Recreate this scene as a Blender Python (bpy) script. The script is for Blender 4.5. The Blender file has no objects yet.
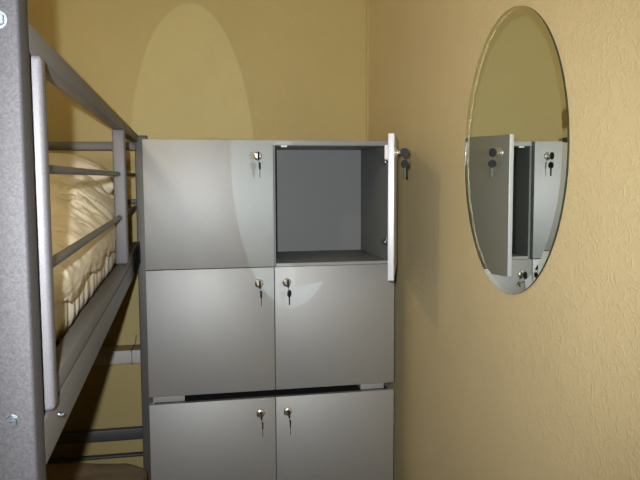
import bpy, bmesh, math, random
from mathutils import Vector, Matrix, noise
random.seed(7)
SC = bpy.context.scene
COL = SC.collection
PI = math.pi
H = 1.69                       # eye height; heights below are written relative to it with z()


def z(v):
    return v + H


# ------------------------------------------------------------------ materials
def new_mat(name):
    m = bpy.data.materials.new(name)
    m.use_nodes = True
    nt = m.node_tree
    b = nt.nodes.get('Principled BSDF')
    return m, nt, b


def node(nt, kind, **kw):
    n = nt.nodes.new(kind)
    for k, v in kw.items():
        if k in n.inputs:
            n.inputs[k].default_value = v
        else:
            setattr(n, k, v)
    return n


def simple(name, col, rough=.5, metal=0., var=.04, scale=60., bump=0., coord='Object'):
    m, nt, b = new_mat(name)
    tc = node(nt, 'ShaderNodeTexCoord')
    ns = node(nt, 'ShaderNodeTexNoise', Scale=scale, Detail=4.0)
    nt.links.new(tc.outputs[coord], ns.inputs['Vector'])
    rp = node(nt, 'ShaderNodeValToRGB')
    rp.color_ramp.elements[0].position = .3
    rp.color_ramp.elements[1].position = .7
    rp.color_ramp.elements[0].color = tuple(max(0, c * (1 - var)) for c in col) + (1,)
    rp.color_ramp.elements[1].color = tuple(min(1, c * (1 + var)) for c in col) + (1,)
    nt.links.new(ns.outputs['Fac'], rp.inputs['Fac'])
    nt.links.new(rp.outputs['Color'], b.inputs['Base Color'])
    b.inputs['Roughness'].default_value = rough
    b.inputs['Metallic'].default_value = metal
    if bump:
        bp = node(nt, 'ShaderNodeBump', Strength=bump, Distance=.001)
        nt.links.new(ns.outputs['Fac'], bp.inputs['Height'])
        nt.links.new(bp.outputs['Normal'], b.inputs['Normal'])
    return m


def wallpaper(name, col, strength=.5):
    """embossed wallpaper: short worm-like raised squiggles"""
    m, nt, b = new_mat(name)
    geo = node(nt, 'ShaderNodeNewGeometry')
    n0 = node(nt, 'ShaderNodeTexNoise', Scale=24., Detail=2.)
    nt.links.new(geo.outputs['Position'], n0.inputs['Vector'])
    mx = node(nt, 'ShaderNodeVectorMath', operation='MULTIPLY_ADD')
    mx.inputs[1].default_value = (.05, .05, .05)
    nt.links.new(n0.outputs['Color'], mx.inputs[0])
    nt.links.new(geo.outputs['Position'], mx.inputs[2])
    n1 = node(nt, 'ShaderNodeTexNoise', Scale=60., Detail=1.)
    nt.links.new(mx.outputs[0], n1.inputs['Vector'])
    # thin ridge where the noise crosses .5
    s = node(nt, 'ShaderNodeMath', operation='SUBTRACT')
    s.inputs[1].default_value = .5
    nt.links.new(n1.outputs['Fac'], s.inputs[0])
    a = node(nt, 'ShaderNodeMath', operation='ABSOLUTE')
    nt.links.new(s.outputs[0], a.inputs[0])
    mr = node(nt, 'ShaderNodeMapRange', interpolation_type='SMOOTHSTEP')
    mr.inputs['From Min'].default_value = 0.
    mr.inputs['From Max'].default_value = .085
    mr.inputs['To Min'].default_value = 1.
    mr.inputs['To Max'].default_value = 0.
    nt.links.new(a.outputs[0], mr.inputs['Value'])
    # break the ridges into short pieces
    n2 = node(nt, 'ShaderNodeTexNoise', Scale=45., Detail=1.)
    nt.links.new(geo.outputs['Position'], n2.inputs['Vector'])
    mr2 = node(nt, 'ShaderNodeMapRange')
    mr2.inputs['From Min'].default_value = .36
    mr2.inputs['From Max'].default_value = .52
    nt.links.new(n2.outputs['Fac'], mr2.inputs['Value'])
    mu = node(nt, 'ShaderNodeMath', operation='MULTIPLY')
    nt.links.new(mr.outputs[0], mu.inputs[0])
    nt.links.new(mr2.outputs[0], mu.inputs[1])
    n3 = node(nt, 'ShaderNodeTexNoise', Scale=300., Detail=3.)
    nt.links.new(geo.outputs['Position'], n3.inputs['Vector'])
    ad = node(nt, 'ShaderNodeMath', operation='MULTIPLY_ADD')
    ad.inputs[1].default_value = .25
    nt.links.new(n3.outputs['Fac'], ad.inputs[0])
    nt.links.new(mu.outputs[0], ad.inputs[2])
    bp = node(nt, 'ShaderNodeBump', Strength=strength, Distance=.002)
    nt.links.new(ad.outputs[0], bp.inputs['Height'])
    nt.links.new(bp.outputs['Normal'], b.inputs['Normal'])
    # faint blotches of tone
    n4 = node(nt, 'ShaderNodeTexNoise', Scale=3., Detail=3.)
    nt.links.new(geo.outputs['Position'], n4.inputs['Vector'])
    rp = node(nt, 'ShaderNodeValToRGB')
    rp.color_ramp.elements[0].position = .3
    rp.color_ramp.elements[1].position = .7
    rp.color_ramp.elements[0].color = tuple(c * .97 for c in col) + (1,)
    rp.color_ramp.elements[1].color = tuple(c * 1.03 for c in col) + (1,)
    nt.links.new(n4.outputs['Fac'], rp.inputs['Fac'])
    nt.links.new(rp.outputs['Color'], b.inputs['Base Color'])
    b.inputs['Roughness'].default_value = .55
    b.inputs['Specular IOR Level'].default_value = .35
    return m


def mirror_mat(name, tint, through):
    m, nt, b = new_mat(name)
    nt.nodes.remove(b)
    out = nt.nodes['Material Output']
    ns = node(nt, 'ShaderNodeTexNoise', Scale=3.)
    rp = node(nt, 'ShaderNodeValToRGB')
    rp.color_ramp.elements[0].color = tuple(tint) + (1,)
    rp.color_ramp.elements[1].color = tuple(min(1, c * 1.02) for c in tint) + (1,)
    nt.links.new(ns.outputs['Fac'], rp.inputs['Fac'])
    g = node(nt, 'ShaderNodeBsdfGlossy', Roughness=0.)
    nt.links.new(rp.outputs['Color'], g.inputs['Color'])
    t = node(nt, 'ShaderNodeBsdfTransparent')
    mix = node(nt, 'ShaderNodeMixShader')
    mix.inputs['Fac'].default_value = through
    nt.links.new(g.outputs[0], mix.inputs[1])
    nt.links.new(t.outputs[0], mix.inputs[2])
    nt.links.new(mix.outputs[0], out.inputs['Surface'])
    return m


THROUGH = .04  # see-through share of the mirror, lets the added lamp behind shine in
M = dict(
    wall=wallpaper('embossed wallpaper warm-lit tone', (.585, .475, .205), .25),  # dimmer, warmer copy of the paper: weaker flash here put into the colour
    wall_r=wallpaper('embossed wallpaper flash-lit tone', (.79, .65, .375), .36),  # paler copy of the same paper: strong flash on this wall put into colour
    ceil=simple('white ceiling paint', (.75, .72, .65), .8),
    floor=simple('brown laminate', (.22, .14, .08), .4, scale=8, var=.2),
    silver=simple('silver grey laminate', (.44, .449, .452), .57, .62, .05, 420., .02),
    edge=simple('silver edge band', (.40, .405, .41), .5, .2, .03, 300.),
    dooredge=simple('silver door edge with flash glare', (.80, .82, .86), .4, .25, .03, 300.),  # flash glare on the open door's edge, whitened into the colour
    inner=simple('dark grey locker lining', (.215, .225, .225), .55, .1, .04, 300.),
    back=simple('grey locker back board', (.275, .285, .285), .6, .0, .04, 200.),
    chrome=simple('chrome', (.92, .91, .88), .3, 1., .02),
    steel=simple('nickel steel', (.27, .30, .32), .42, 1., .04),
    black=simple('black key plastic and gap shade', (.010, .010, .011), .7, 0., .1),
    blade=simple('worn key steel', (.12, .115, .105), .45, 1., .06),
    white=simple('white plastic', (.85, .85, .85), .4),
    paint=simple('hammered grey metal paint', (.074, .072, .078), .62, .2, .26, 420., .2),
    paintu=simple('grey upright paint lightened for flash', (.18, .176, .190), .55, .25, .14, 420., .2),  # bed paint lightened where the uprights face the flash
    paintd=simple('grey bar paint', (.145, .140, .130), .5, .25, .08, 300.),
    shade=simple('dark graphite caps and shaded bars', (.10, .105, .11), .5, .2, .08, 200.),  # dark caps and sleeves; on the end bars, shade put into the colour
    sheet=simple('cream cotton', (.80, .74, .58), .9, 0., .04, 40., .1),
    pillow=simple('cream pillowcase cotton', (.82, .75, .58), .9, 0., .03, 40., .1),
    tan=simple('tan blanket cloth', (.44, .32, .18), .95, 0., .1, 90., .3),
    base=simple('bed base board', (.30, .22, .13), .7),
    ledge=simple('white painted boxing', (.66, .63, .60), .55),
    ledgetop=simple('beige boxing top', (.42, .34, .21), .7),
    cord=simple('dark cord', (.03, .035, .02), .6),
    mirror=mirror_mat('silvered mirror glass', (.80, .825, .79), THROUGH),
    bevel=mirror_mat('silvered mirror bevel', (.84, .85, .76), THROUGH),
    glassedge=simple('dark green glass edge', (.035, .045, .03), .2),
)


# ------------------------------------------------------------------ mesh helpers
def add_box(bm, lo, hi, bev=0., seg=2):
    lo, hi = Vector(lo), Vector(hi)
    mat = Matrix.Translation((lo + hi) / 2) @ Matrix.Diagonal((*(hi - lo), 1))
    r = bmesh.ops.create_cube(bm, size=1, matrix=mat)
    if bev > 0:
        es = list({e for v in r['verts'] for e in v.link_edges})
        bmesh.ops.bevel(bm, geom=es, offset=bev, segments=seg, affect='EDGES', profile=.5)


def add_cyl(bm, a, b, r, r2=None, n=24):
    a, b = Vector(a), Vector(b)
    d = b - a
    q = d.to_track_quat('Z', 'Y').to_matrix().to_4x4()
    bmesh.ops.create_cone(bm, cap_ends=True, segments=n, radius1=r, radius2=r if r2 is None else r2,
                          depth=d.length, matrix=Matrix.Translation((a + b) / 2) @ q)


def add_tube(bm, pts, r, n=10, closed=False):
    pts = [Vector(p) for p in pts]
    rings = []
    N = len(pts)
    for i, p in enumerate(pts):
        if closed:
            t = pts[(i + 1) % N] - pts[i - 1]
        else:
            t = pts[min(i + 1, N - 1)] - pts[max(i - 1, 0)]
        q = t.to_track_quat('Z', 'Y')
        rings.append([bm.verts.new(p + q @ Vector((r * math.cos(2 * PI * k / n), r * math.sin(2 * PI * k / n), 0)))
                      for k in range(n)])
    for i in range(N if closed else N - 1):
        A, B = rings[i], rings[(i + 1) % N]
        for k in range(n):
            bm.faces.new((A[k], A[(k + 1) % n], B[(k + 1) % n], B[k]))
    if not closed:
        bm.faces.new(rings[0][::-1])
        bm.faces.new(rings[-1])


def obj(name, bm, mat, parent=None, smooth=35, label=None):
    bmesh.ops.recalc_face_normals(bm, faces=bm.faces)
    me = bpy.data.meshes.new(name)
    bm.to_mesh(me)
    bm.free()
    mats = mat if isinstance(mat, (list, tuple)) else [mat]
    for m_ in mats:
        me.materials.append(m_)
    if smooth:
        for p in me.polygons:
            p.use_smooth = True
        me.set_sharp_from_angle(angle=math.radians(smooth))
    o = bpy.data.objects.new(name, me)
    COL.objects.link(o)
    if parent:
        o.parent = parent
    if label:
        o['label'] = label
    return o


def tag(o, label, cat, group=None):
    o['label'] = label
    o['category'] = cat
    if group:
        o['group'] = group
    return o


def thing(name, label, cat, loc=(0, 0, 0), rz=0., group=None):
    o = bpy.data.objects.new(name, None)
    o.empty_display_size = .05
    COL.objects.link(o)
    o.location = loc
    o.rotation_euler = (0, 0, rz)
    return tag(o, label, cat, group)


def struct(name, bm, mat, label=None):
    o = obj(name, bm, mat, smooth=0)
    o['kind'] = 'structure'
    if label:
        o['label'] = label
    return o


def box(name, lo, hi, mat, parent=None, bev=.001, label=None):
    bm = bmesh.new()
    add_box(bm, lo, hi, bev)
    return obj(name, bm, mat, parent, label=label)


# ------------------------------------------------------------------ room
XR, YB = .812, 3.02            # right wall, back wall
XL, YN = -1.22, -1.30          # left wall, wall behind the camera
ZC = 2.75
MC = (1.642, z(.058))          # mirror centre on the right wall (y, z)
MA, MB_ = .274, .354           # its half width and half height


def plane(name, pts, mat, label=None):
    bm = bmesh.new()
    bm.faces.new([bm.verts.new(p) for p in pts])
    return struct(name, bm, mat, label)


box('floor', (XL - .1, YN - .1, -.1), (XR + .1, YB + .1, 0), M['floor'], bev=0)['kind'] = 'structure'
box('ceiling', (XL - .1, YN - .1, ZC), (XR + .1, YB + .1, ZC + .1), M['ceil'], bev=0)['kind'] = 'structure'
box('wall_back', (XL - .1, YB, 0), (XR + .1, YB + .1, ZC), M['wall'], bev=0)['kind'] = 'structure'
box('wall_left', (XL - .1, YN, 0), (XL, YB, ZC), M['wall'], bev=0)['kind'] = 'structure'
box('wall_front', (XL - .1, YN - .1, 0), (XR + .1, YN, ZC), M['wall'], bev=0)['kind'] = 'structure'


def right_wall():
    """slab with an oval opening added so the lamp behind shines through the mirror"""
    bm = bmesh.new()
    N = 96
    a, b = MA - .004, MB_ - .004
    th = .006
    cols = []
    for i in range(N):
        t = 2 * PI * i / N
        c, s = math.cos(t), math.sin(t)
        e = (MC[0] + a * c, MC[1] + b * s)
        # outer rectangle point in the same direction
        k = min(((YB - MC[0]) if c > 0 else (MC[0] - YN)) / max(abs(c), 1e-9),
                ((ZC - MC[1]) if s > 0 else MC[1]) / max(abs(s), 1e-9))
        o_ = (MC[0] + k * c, MC[1] + k * s)
        cols.append([bm.verts.new((x, p[0], p[1])) for x in (XR, XR + th) for p in (e, o_)])
    corners = {}
    for i in range(N):
        A, B = cols[i], cols[(i + 1) % N]
        for j, (p, q) in enumerate(((0, 1), (2, 3))):
            o1, o2 = A[q].co, B[q].co
            same = abs(o1.y - o2.y) < 1e-6 or abs(o1.z - o2.z) < 1e-6
            if same:
                bm.faces.new((A[p], A[q], B[q], B[p]))
            else:
                y_ = YB if max(o1.y, o2.y) > YB - 1e-6 else YN
                z_ = ZC if max(o1.z, o2.z) > ZC - 1e-6 else 0.
                bm.faces.new((A[p], A[q], bm.verts.new((A[q].co.x, y_, z_)), B[q], B[p]))
        bm.faces.new((A[0], B[0], B[2], A[2]))
    return struct('wall_right', bm, M['wall_r'])


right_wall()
# narrow paper strip covering the corner, and the boxed ledge low on the back wall
box('trim_1', (XR - .028, YB - .0025, 0), (XR, YB, ZC), M['wall'], bev=.0008)['kind'] = 'structure'
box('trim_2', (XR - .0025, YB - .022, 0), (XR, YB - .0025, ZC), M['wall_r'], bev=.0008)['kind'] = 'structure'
LY = 2.915
bm = bmesh.new()
add_box(bm, (XL, LY, z(-.755)), (-.02, YB, z(-.702)), .001)
for f in bm.faces:
    if f.normal.z > .5:
        f.material_index = 1
lg = obj('trim_3', bm, [M['ledge'], M['ledgetop']])
lg['kind'] = 'structure'
lg['label'] = 'white boxed ledge low along the back wall behind the bed'

bm = bmesh.new()
add_tube(bm, [(-.194, YB - .004, z(-.66)), (-.196, YB - .004, z(-.68)), (-.200, YB - .008, z(-.699)), (-.204, 2.96, z(-.698)),
              (-.207, LY + .004, z(-.698)), (-.208, LY - .003, z(-.703)), (-.208, LY - .003, z(-.76))], .0016, 8)
tag(obj('cord', bm, M['cord']), 'thin dark cord hanging down over the white ledge behind the bed', 'cord')

# ------------------------------------------------------------------ lockers
X0, X1 = -.1205, .7562
YF = 2.42
ZT = .1294
RH = .4407
DT = .018                      # door thickness
YC = YF + DT + .001            # front of the carcass
YBK = 2.845                    # back of the carcass
XM = (X0 + X1) / 2
PT = .018
GAP = .0247


def make_lock(parent, x, y, zz, name='lock'):
    """cam lock: rosette, barrel, all on the outer face (-Y side)"""
    bm = bmesh.new()
    prof = [(.0155, -.001), (.0155, .001), (.0148, .0026), (.0135, .0040), (.0118, .0050), (.0100, .0056), (.0092, .0060),
            (.0090, .0074), (.0080, .0082), (.0, .0086)]
    n = 36
    rings = [[bm.verts.new((x + r * math.cos(2 * PI * k / n), y - d, zz + r * math.sin(2 * PI * k / n))) for k in range(n)] for r, d in prof[:-1]]
    for A, B in zip(rings, rings[1:]):
        for k in range(n):
            bm.faces.new((A[k], A[(k + 1) % n], B[(k + 1) % n], B[k]))
    bm.faces.new(rings[-1])
    bm.faces.new(rings[0][::-1])
    add_box(bm, (x - .0012, y - .0085, zz - .005), (x + .0012, y - .0075, zz + .005))
    return obj(name, bm, M['chrome'], parent, label='chrome cam lock')


def cabinet(name, label, ztop, rows=2, open_door=False):
    root = thing(name, label, 'locker cabinet', (XM, (YF + YBK) / 2, ztop - 2 * RH))
    root.location = (0, 0, 0)
    zb = ztop - rows * RH
    zt_ = ztop - .0005
    box('side_panel', (X0 + .001, YC, zb), (X0 + PT, YBK, zt_), M['silver'], root)
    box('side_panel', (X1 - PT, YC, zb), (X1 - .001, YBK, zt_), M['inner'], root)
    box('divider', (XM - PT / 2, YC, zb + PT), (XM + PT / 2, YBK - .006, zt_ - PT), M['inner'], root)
    box('top_panel', (X0 + PT, YC, zt_ - PT), (X1 - PT, YBK, zt_), M['edge'] if open_door else M['black'], root)  # lower cabinet's top is black: shade in the gap painted on
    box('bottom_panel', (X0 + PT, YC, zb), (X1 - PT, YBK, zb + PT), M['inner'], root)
    box('plinth', (X0 + .04, YC + .06, zb - GAP + .0005), (X1 - .04, YC + .075, zb), M['black'], root, label='recessed plinth with the gap shade painted black')  # black stands for the shade deep in the gap
    box('back_panel', (X0 + PT, YBK - .006, zb + PT), (X1 - PT, YBK - .001, zt_ - PT), M['back'], root, bev=0)
    for r in range(1, rows):
        zz = ztop - r * RH
        box('shelf', (X0 + PT, YC, zz - .009), (XM - PT / 2, YBK - .006, zz + .009), M['inner'], root)
        s_ = box('shelf', (XM + PT / 2, YC, zz - .009), (X1 - PT, YBK - .006, zz + .009), M['inner'], root)
        box('edge_band', (XM + PT / 2, YC - .0008, zz - .009), (X1 - PT, YC, zz + .009), M['edge'], s_, bev=0)
    # pale front edges
    for xa, xb_ in ((XM - PT / 2, XM + PT / 2), (X1 - PT, X1 - .001)):
        pass
    for xa, xb_ in ((X0 + .014, X0 + .122), (X1 - .122, X1 - .034)):
        for ya in (YC, YBK - .06):
            box('foot', (xa, ya, zb - GAP + .0005), (xb_, ya + .05, zb), M['edge'], root, label='pale spacer block foot')
    g = .0012
    for r in range(rows):
        for c in range(2):
            xa, xb_ = (X0, XM) if c == 0 else (XM, X1)
            za, zc = ztop - (r + 1) * RH, ztop - r * RH
            is_open = open_door and r == 0 and c == 1
            lx = XM - .0545 if c == 0 else XM + .0435
            lz = zc - (.056 if r == 0 else .0565)
            if not is_open:
                d = box('door', (xa + g, YF, za + g), (xb_ - g, YF + DT, zc - g), M['silver'], root, .0012)
                make_lock(d, lx, YF, lz)
            else:
                bm = bmesh.new()
                w = xb_ - xa
                # local: hinge at the origin, door along -X, outer face at -Y
                add_box(bm, (-w + 2 * g, -.009, za + g), (0, .009, zc - g), .0012)
                bm.normal_update()
                for f in bm.faces:
                    if f.normal.x < -.7 or abs(f.normal.z) > .7:
                        f.material_index = 1
                d = obj('door', bm, [M['silver'], M['dooredge']], root, label='open door swung out towards the room')
                d.location = (X1, YF, 0)
                d.rotation_euler = (0, 0, OPEN)
                make_lock(d, -w + .0435, -.009, lz)
                box('lock_case', (-w + .012, .009, lz - .022), (-w + .060, .020, lz + .022), M['white'], d, .002, label='white lock case on the inner face')
                for hz in (zc - .075, za + .075):
                    bm = bmesh.new()
                    add_cyl(bm, (-.03, .009, hz), (-.03, .012, hz), .0175)
                    add_box(bm, (-.035, .010, hz - .008), (-.004, .024, hz + .008), .002)
                    obj('hinge', bm, M['steel'], d)
    return root


OPEN = math.radians(71.0)
ZL = ZT - 2 * RH - GAP
cab_up = cabinet('locker_cabinet', 'silver grey four-door locker cabinet on top of the other one, upper right door open', z(ZT), 2, True)
cab_lo = cabinet('locker_cabinet', 'silver grey locker cabinet underneath the stack, all of its doors shut', z(ZL), 2, False)
# hinge plates on the inside of the open compartment and the small strike under its top
for hz in (ZT - .075, ZT - RH + .075):
    bm = bmesh.new()
    add_box(bm, (X1 - PT - .004, YC + .02, z(hz) - .012), (X1 - PT + .0005, YC + .07, z(hz) + .012), .001)
    add_box(bm, (X1 - PT - .014, YC + .004, z(hz) - .006), (X1 - PT - .003, YC + .05, z(hz) + .006), .002)
    obj('hinge_arm', bm, M['steel'], cab_up)
box('strike_plate', (XM + .030, YC + .002, z(ZT) - PT - .0065), (XM + .052, YC + .010, z(ZT) - PT + .0003), M['white'], cab_up, .001, label='small white strike plate')


# ------------------------------------------------------------------ keys
def key_shape(bm, top, facing, tilt=0., s=1.):
    """flat key: round bow below `top`, blade down; thickness along `facing`"""
    f = Vector(facing).normalized()
    side = Vector((0, 0, 1)).cross(f)
    return f, side


def make_keys(name, label, lock, out, hang=(0, 0), bow_face=None):
    """lock: point at the end of the barrel; out: direction the lock points to.
    One key sits in the barrel, its twin hangs from it on a split ring."""
    root = thing(name, label, 'keys', lock, 0, 'key pairs in the locker doors')
    o = Vector(out).normalized()
    up = Vector((0, 0, 1))
    side = up.cross(o).normalized()         # sideways on the door
    # inserted key: bow is a disc standing in the plane (out, up), edge-on from the front
    bm = bmesh.new()
    c = o * .021
    add_cyl(bm, c - side * .002, c + side * .002, .0135, None, 28)
    k1 = obj('key', bm, M['black'], root, label='black bowed key in the lock')
    bm = bmesh.new()
    add_box(bm, (-.0012, -.0012, -.0035), (.0012, .009, .0035))
    rot = Matrix(((side.x, o.x, 0, 0), (side.y, o.y, 0, 0), (0, 0, 1, 0), (0, 0, 0, 1)))
    bmesh.ops.transform(bm, matrix=rot, verts=bm.verts)
    obj('blade', bm, M['blade'], k1)
    # split ring through the bow's lower rim
    rc = o * .024 + up * -.019
    bm = bmesh.new()
    add_tube(bm, [rc + o * (.0085 * math.cos(t)) + up * (.0085 * math.sin(t)) + side * (.0008 * math.sin(2 * t))
                  for t in [2 * PI * i / 28 for i in range(28)]], .0007, 6, True)
    obj('split_ring', bm, M['steel'], root)
    # hanging key
    fdir = Vector(bow_face).normalized() if bow_face else side
    lat = up.cross(fdir).normalized()
    top = o * .022 + up * -.0225 + side * hang[0]
    bc = top + up * -.012 + lat * 0
    bm = bmesh.new()
    add_cyl(bm, bc - fdir * .002, bc + fdir * .002, .0125, None, 28)
    k2 = obj('key', bm, M['black'], root, label='black bowed key hanging from the ring')
    bm = bmesh.new()
    b0 = bc + up * -.0118
    M4 = Matrix(((lat.x, fdir.x, 0, b0.x), (lat.y, fdir.y, 0, b0.y), (0, 0, 1, b0.z), (0, 0, 0, 1)))
    b2 = bmesh.new()
    add_box(b2, (-.0038, -.0009, -.028), (.0026, .0009, .001))
    for i in range(4):
        add_box(b2, (.0026, -.0009, -.026 + i * .006), (.0042, .0009, -.0225 + i * .006))
    bmesh.ops.transform(b2, matrix=M4, verts=b2.verts)
    bm.free()
    obj('blade', b2, M['blade'], k2)
    return root


for r_, c_, lab, face in (
        (0, 0, 'pair of black keys in the closed upper left locker door', (1, -.25, 0)),
        (1, 0, 'pair of black keys in the left door directly under the upper left door', (1, -.25, 0)),
        (1, 1, 'pair of black keys in the right door just below the open compartment', (.85, -.6, 0)),
        (2, 0, 'pair of black keys in the left door of the lower locker cabinet', (1, -.15, 0)),
        (2, 1, 'pair of black keys in the right door of the lower locker cabinet', (1, -.2, 0))):
    zc = (ZT - r_ * RH) if r_ < 2 else ZL
    lx = XM - .0545 if c_ == 0 else XM + .0435
    lz = zc - (.056 if r_ % 2 == 0 else .0565)
    make_keys('locker_keys', lab, (lx, YF - .0085, z(lz)), (0, -1, 0), (.004, 0), face)
w_ = XM - X0
loc = Vector((X1, YF, 0)) + Matrix.Rotation(OPEN, 3, 'Z') @ Vector((-w_ + .0435, -.0175, z(ZT - .056)))
outd = Matrix.Rotation(OPEN, 3, 'Z') @ Vector((0, -1, 0))
make_keys('locker_keys', 'pair of black keys sticking out of the open upper right locker door', loc, outd, (.0, 0), Vector((.25, -1, 0)))


# ------------------------------------------------------------------ wall mirror
def wall_mirror():
    root = thing('wall_mirror', 'tall oval mirror on the right wall, showing the open door', 'mirror', (XR, MC[0], MC[1]))
    root.rotation_euler = (0, -.0018, 0)
    N = 128
    th, tb, bw = .0060, .0053, .019

    def ring(bm, k, x):
        return [bm.verts.new((x, (MA - k) * math.cos(2 * PI * i / N), (MB_ - k) * math.sin(2 * PI * i / N))) for i in range(N)]
    bm = bmesh.new()
    bm.faces.new(ring(bm, bw, -th))
    glass = obj('mirror_glass', bm, M['mirror'], root, smooth=0)
    bm = bmesh.new()
    A, B = ring(bm, bw, -th), ring(bm, 0, -tb)
    for i in range(N):
        bm.faces.new((A[i], A[(i + 1) % N], B[(i + 1) % N], B[i]))
    obj('bevel', bm, M['bevel'], root, smooth=60, label='ground bevel around the mirror')
    bm = bmesh.new()
    A, B = ring(bm, 0, -tb), ring(bm, .0, -.0003)
    C_ = ring(bm, .003, -.0003)
    for P, Q in ((A, B), (B, C_)):
        for i in range(N):
            bm.faces.new((P[i], P[(i + 1) % N], Q[(i + 1) % N], Q[i]))
    obj('glass_edge', bm, M['glassedge'], root, smooth=60, label='dark glass edge')
    return root


wall_mirror()

# ------------------------------------------------------------------ bunk bed
XB = -.158                     # outer face of the bed side
YP0, YP1 = .782, .832          # near post
bed = thing('bunk_bed', 'grey hammered metal bunk bed with a guard rail, along the left wall', 'bunk bed')
PW = .046
XBL = -1.14
YE0, YE1 = 2.852, 2.902        # far end frame


def post(x0, x1, y0, y1, ztop, mat=None):
    bm = bmesh.new()
    add_box(bm, (x0, y0, .012), (x1, y1, ztop), .004, 3)
    p_ = obj('post', bm, mat or M['paint'], bed)
    bm = bmesh.new()
    add_box(bm, (x0 - .001, y0 - .001, 0), (x1 + .001, y1 + .001, .013), .003)
    obj('foot_cap', bm, M['shade'], p_)
    bm = bmesh.new()
    add_box(bm, (x0 - .0008, y0 - .0008, ztop - .002), (x1 + .0008, y1 + .0008, ztop + .003), .002)
    obj('end_cap', bm, M['shade'], p_)
    return p_


near = post(XB - PW, XB, YP0, YP1, z(.30))
post(XBL, XBL + PW, YP0, YP1, z(.30))
post(XB - .012, XB + .035, YE0, YE1, z(.163), M['paintd'])
post(XBL, XBL + PW, YE0, YE1, z(.163))


def hexbolt(parent, c, d, r=.0085):
    c, d = Vector(c), Vector(d).normalized()
    bm = bmesh.new()
    add_cyl(bm, c, c + d * .0015, r * 1.12, None, 28)
    add_cyl(bm, c + d * .0015, c + d * .006, r * .95, r * .85, 6)
    add_cyl(bm, c + d * .006, c + d * .0062, r * .5, None, 16)
    q = d.to_track_quat('Z', 'Y').to_matrix().to_4x4()
    for a in (0, PI / 2):
        b2 = Matrix.Translation(c + d * .0064) @ q @ Matrix.Rotation(a + .5, 4, 'Z') @ Matrix.Diagonal((r * 1.0, r * .2, .0008, 1))
        bmesh.ops.create_cube(bm, size=1, matrix=b2)
    return obj('bolt', bm, M['steel'], parent, label='zinc hex bolt')


hexbolt(near, (XB - .0205, YP0, z(.161)), (0, -1, 0))
hexbolt(near, (XB - .0235, YP0, z(-.258)), (0, -1, 0), .0072)
hexbolt(near, (XB - .0235, YP0, z(-1.2)), (0, -1, 0))


def bar(name, lo, hi, mat=None, parent=None, bev=.003, label=None):
    return box(name, lo, hi, mat or M['paintd'], parent or bed, bev, label)


# side rails of the upper bunk
sr = bar('side_rail', (XB - .03, YP1, z(-.332)), (XB, YE0, z(-.2785)), label='flat side rail carrying the upper mattress')
hexbolt(sr, (XB, .922, z(-.300)), (1, 0, 0), .0034)
bar('side_rail', (XBL, YP1, z(-.332)), (XBL + .03, YE0, z(-.28)))
# guard rail: bottom bar, uprights, top rail, two rods
gr = bar('guard_rail', (XB - .028, YP1, z(.140)), (XB, YE0, z(.1705)), label='top tube of the guard rail')
bar('lower_bar', (XB - .028, YP1 + .05, z(-.2765)), (XB - .001, YE0, z(-.250)), parent=gr)
for y0, zb in ((.862, -.277), (2.105, -.251)):
    bm = bmesh.new()
    add_box(bm, (XB - .030, y0, z(zb)), (XB + .006, y0 + .030, z(.1405)), .006, 3)
    obj('upright', bm, M['paintu'], gr)
for zz, r in ((.012, .0062), (-.114, .0072)):
    bm = bmesh.new()
    add_cyl(bm, (XB - .015, .875, z(zz)), (XB - .015, YE0 + .01, z(zz)), r, None, 16)
    obj('rod', bm, M['paintd'], gr)
    for y0 in (2.105, YE0 - .004):
        bm = bmesh.new()
        add_cyl(bm, (XB - .015, y0 - .006, z(zz)), (XB - .015, y0 + .001, z(zz)), r * 1.3, None, 16)
        obj('rod_sleeve', bm, M['shade'], gr)
# far end frame (cross bars) and the near end frame
for y0, y1 in ((YE0 + .01, YE1 - .01), (YP0 + .01, YP1 - .01)):
    for za, zb, m_ in ((.108, .1405, 'paintd'), (-.102, -.084, 'shade'), (-.332, -.29, 'paintd'), (-1.056, -1.012, 'shade'), (-1.128, -1.120, 'shade')):  # lowest bars: their shadow is put into the colour
        bar('end_bar', (XBL + PW, y0, z(za)), (XB - .003, y1, z(zb)), M[m_])
bar('side_rail', (XB - .03, YP1, z(-1.34)), (XB, YE0, z(-1.29)), label='side rail of the lower bunk')
bar('side_rail', (XBL, YP1, z(-1.34)), (XBL + .03, YE0, z(-1.29)))
bar('bed_base', (XBL + .03, YP1 + .005, z(-.315)), (XB - .03, YE0 - .005, z(-.292)), M['base'], bev=.001)
bar('bed_base', (XBL + .03, YP1 + .005, z(-1.325)), (XB - .03, YE0 - .005, z(-1.302)), M['base'], bev=.001)


# ------------------------------------------------------------------ bedding
def fn(x, y, w, s):
    return noise.fractal(Vector((x * s, y * s, w)), 1., 2., 4)


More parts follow.
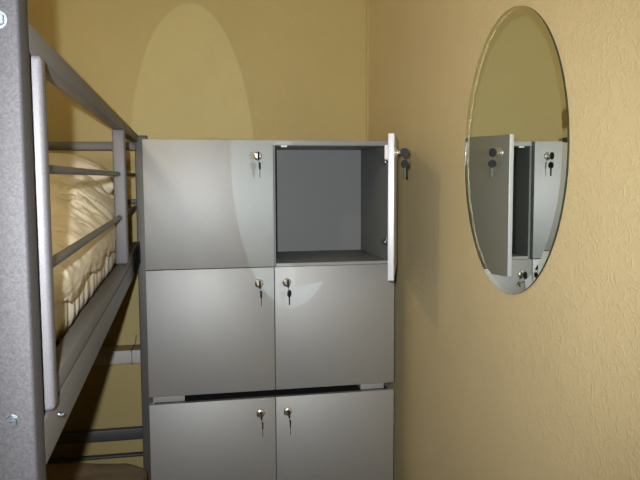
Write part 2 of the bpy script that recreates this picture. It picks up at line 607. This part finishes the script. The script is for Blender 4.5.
def soft_box(lo, hi, nx, ny, nz, rad, disp):
    """rounded closed box with a displacement function disp(p, n)"""
    bm = bmesh.new()
    lo, hi = Vector(lo), Vector(hi)
    size = hi - lo
    idx = {}

    def v(i, j, k):
        key = (i, j, k)
        if key not in idx:
            p = Vector((lo.x + size.x * i / nx, lo.y + size.y * j / ny, lo.z + size.z * k / nz))
            q = Vector([min(max(p[a], lo[a] + rad), hi[a] - rad) for a in range(3)])
            d = p - q
            n_ = d.normalized() if d.length > 1e-9 else Vector((0, 0, 1))
            if d.length > 1e-9:
                p = q + n_ * rad
            idx[key] = bm.verts.new(p + disp(p, n_))
        return idx[key]
    for i in range(nx):
        for j in range(ny):
            for k in (0, nz):
                bm.faces.new((v(i, j, k), v(i + 1, j, k), v(i + 1, j + 1, k), v(i, j + 1, k)))
    for i in range(nx):
        for k in range(nz):
            for j in (0, ny):
                bm.faces.new((v(i, j, k), v(i + 1, j, k), v(i + 1, j, k + 1), v(i, j, k + 1)))
    for j in range(ny):
        for k in range(nz):
            for i in (0, nx):
                bm.faces.new((v(i, j, k), v(i, j + 1, k), v(i, j + 1, k + 1), v(i, j, k + 1)))
    return bm


MT0 = z(-.290)


def d_mat(p, n_):
    # vertical pleats of the sheet tucked round the side
    a = .0035 * math.sin(p.y * 75 + 3 * fn(p.y, 0, 2, 3)) + .005 * fn(p.y * 3, p.z * .6, 1, 6)
    return Vector((n_.x, n_.y, 0)) * a


bm = soft_box((-1.09, .87, MT0), (-.205, 2.82, z(-.16)), 20, 260, 8, .035, d_mat)
tag(obj('mattress', bm, M['sheet'], smooth=80), 'thick mattress in a pleated cream sheet on the upper bunk', 'mattress')


def duvet():
    """rumpled duvet: cross profile hanging over the mattress edge, rising into a heap at the far end"""
    bm = bmesh.new()
    NY, NS = 240, 90
    y0, y1 = .90, 2.585
    rows = []
    for j in range(NY + 1):
        ty = j / NY
        y = y0 + (y1 - y0) * ty
        heap = 1 / (1 + math.exp(-(y - 1.95) / .16)) * (1 / (1 + math.exp((y - 2.56) / .03)))
        top = -.135 + .07 * heap
        crown = .03 + .105 * heap
        row = []
        for i in range(NS + 1):
            s = i / NS
            # s 0..0.16 hangs down the right side, the rest runs across the bed
            if s < .16:
                q = s / .16
                hem = -.205 + .010 * math.sin(y * 17 + 1.) + .012 * fn(y, 0, 3, 9)
                zz = hem + (top - .03 - hem) * q
                x = -.192 + .008 * math.sin(q * PI) + .0025 * math.sin(y * 52 + 4 * fn(y, q, 8, 4)) * (1 - q)
            else:
                q = (s - .16) / .84
                x = -.192 - .86 * q
                edge = 1 - math.exp(-q / .045)
                zz = top - .03 + .03 * edge + crown * (1 - math.exp(-q / .22)) * (1 - q ** 6 * .8)
            k = max(0., min(1., (s - .12) / .14))
            gx, gy = x + .16 * fn(x, y, 21, 3.2), y + .16 * fn(x, y, 31, 3.2)
            w = fn((gx + .3 * gy) * .7, (gy - .2 * gx) * 1.25, 5, 4.2)
            w2 = 1 - 2 * abs(fn((gx + .4 * gy) * .6, (gy - .4 * gx) * 1.3, 9, 9))
            rdg = (1 - abs(w)) ** 3
            zz += k * ((.022 + .030 * heap) * (rdg - .5) + .007 * (w2 - .4))
            row.append(bm.verts.new((x, y, z(zz))))
        rows.append(row)
    for j in range(NY):
        for i in range(NS):
            bm.faces.new((rows[j][i], rows[j][i + 1], rows[j + 1][i + 1], rows[j + 1][i]))
    o = obj('duvet', bm, M['sheet'], smooth=80)
    md = o.modifiers.new('thick', 'SOLIDIFY')
    md.thickness = .008
    md.offset = -1
    return tag(o, 'rumpled cream duvet heaped towards the far end of the upper bunk', 'duvet')


duvet()


def pillow(name, label, c, size, rz, tilt):
    bm = bmesh.new()
    N = 40
    vt = {}
    for sgn in (1, -1):
        for i in range(N + 1):
            for j in range(N + 1):
                u, v_ = 2 * i / N - 1, 2 * j / N - 1
                if sgn == -1 and (i in (0, N) or j in (0, N)):
                    vt[(sgn, i, j)] = vt[(1, i, j)]
                    continue
                h = ((1 - u ** 4) * (1 - v_ ** 4)) ** .55
                pin = 1 - .10 * (abs(u * v_) ** 2) * 0 - .06 * (1 - abs(u)) * (v_ ** 4) - .06 * (1 - abs(v_)) * (u ** 4)
                wr = .012 * fn(u * 1.4, v_ * 1.4, 3 + sgn, 1.6)
                vt[(sgn, i, j)] = bm.verts.new((u * size[0] / 2 * pin, v_ * size[1] / 2 * pin, sgn * h * (size[2] / 2 + wr)))
    for sgn in (1, -1):
        for i in range(N):
            for j in range(N):
                bm.faces.new((vt[(sgn, i, j)], vt[(sgn, i + 1, j)], vt[(sgn, i + 1, j + 1)], vt[(sgn, i, j + 1)]))
    o = obj(name, bm, M['pillow'], smooth=80)
    o.location = c
    o.rotation_euler = (tilt, 0, rz)
    return tag(o, label, 'pillow')


pillow('pillow', 'plump cream pillow lying on the upper bunk behind the heaped duvet', (-.64, 2.70, z(-.028)), (.84, .24, .235), .0, .0)


def d_low(p, n_):
    return n_ * (.010 * fn(p.x, p.y, p.z, 5)) + Vector((0, 0, .03 * (1 - ((p.x + .62) / .5) ** 2) if n_.z > .3 else 0))


bm = soft_box((-1.09, .87, z(-1.30)), (-.185, 2.835, z(-1.195)), 40, 70, 6, .05, d_low)
tag(obj('mattress', bm, M['base'], smooth=80), 'mattress of the lower bunk hidden under a tan blanket', 'mattress')


def blanket():
    bm = bmesh.new()
    NY, NS = 120, 60
    rows = []
    for j in range(NY + 1):
        y = .95 + (2.835 - .95) * j / NY
        endf = 1 / (1 + math.exp((y - 2.815) / .012))
        row = []
        for i in range(NS + 1):
            s = i / NS
            if s < .15:
                q = s / .15
                x, zz = -.150 + .004 * math.sin(y * 40) * (1 - q), -1.25 + .09 * q
            else:
                q = (s - .15) / .85
                x = -.150 - .9 * q
                zz = -1.16 + .034 * (1 - math.exp(-q / .05)) + .03 * math.sin(min(1, q * 1.6) * PI / 2) + .010 * fn(x, y, 4, 5)
            row.append(bm.verts.new((x, y, z(zz - .03 * (1 - endf)))))
        rows.append(row)
    for j in range(NY):
        for i in range(NS):
            bm.faces.new((rows[j][i], rows[j][i + 1], rows[j + 1][i + 1], rows[j + 1][i]))
    o = obj('blanket', bm, M['tan'], smooth=80)
    md = o.modifiers.new('thick', 'SOLIDIFY')
    md.thickness = .008
    md.offset = -1
    return tag(o, 'tan blanket spread over the lower bunk', 'blanket')


blanket()


# ------------------------------------------------------------------ lights
def light(kind, name, loc, energy, col, **kw):
    l = bpy.data.lights.new(name, kind)
    l.energy = energy
    l.color = col
    for k, v in kw.items():
        setattr(l, k, v)
    o = bpy.data.objects.new(name, l)
    o.location = loc
    COL.objects.link(o)
    return o


def aim(o, d):
    o.rotation_euler = Vector(d).to_track_quat('-Z', 'Y').to_euler()


YAW, PITCH, ROLL = .1961, -.0891, -.004
fwd = Vector((math.sin(YAW) * math.cos(PITCH), math.cos(YAW) * math.cos(PITCH), math.sin(PITCH)))
FL = Vector((-.042, -.005, z(.047)))
FLASH = 124.
fcol = (.96, .985, 1.)
fl = light('SPOT', 'camera_flash', FL, FLASH, fcol, spot_size=math.radians(84), spot_blend=1., shadow_soft_size=.008)
aim(fl, fwd)
# unseen lamp added behind the wall, standing in for the flash's mirror reflection
fl2 = light('SPOT', 'flash_reflection_standin', (2 * XR - FL.x, FL.y, FL.z), FLASH / THROUGH * .44, (.74, .95, 1.), spot_size=math.radians(40), spot_blend=.1, shadow_soft_size=.002)
aim(fl2, Vector((XR, MC[0], MC[1])) - fl2.location)
# warm ceiling lamp above the bed
light('POINT', 'ceiling_light', (-.70, 1.16, ZC - .12), 12., (1., .83, .55), shadow_soft_size=.05)

wd = bpy.data.worlds.new('world')
wd.use_nodes = True
wd.node_tree.nodes['Background'].inputs[0].default_value = (.02, .018, .012, 1)
wd.node_tree.nodes['Background'].inputs[1].default_value = .3
SC.world = wd

# ------------------------------------------------------------------ camera
cam = bpy.data.cameras.new('camera')
cam.sensor_fit = 'HORIZONTAL'
cam.sensor_width = 36.
cam.lens = 702.36 / 640 * 36.
cam.clip_start = .02
co = bpy.data.objects.new('camera', cam)
COL.objects.link(co)
rt = Vector((math.cos(YAW), -math.sin(YAW), 0))
up = rt.cross(fwd)
r2 = math.cos(ROLL) * rt + math.sin(ROLL) * up
u2 = -math.sin(ROLL) * rt + math.cos(ROLL) * up
co.matrix_world = Matrix(((r2.x, u2.x, -fwd.x, 0), (r2.y, u2.y, -fwd.y, 0), (r2.z, u2.z, -fwd.z, H), (0, 0, 0, 1)))
SC.camera = co

SC.view_settings.view_transform = 'Standard'
SC.view_settings.look = 'None'
SC.view_settings.exposure = 0.
SC.cycles.caustics_reflective = False
SC.cycles.caustics_refractive = False
SC.cycles.sample_clamp_indirect = 4.
SC.cycles.use_denoising = True
SC.cycles.use_light_tree = False
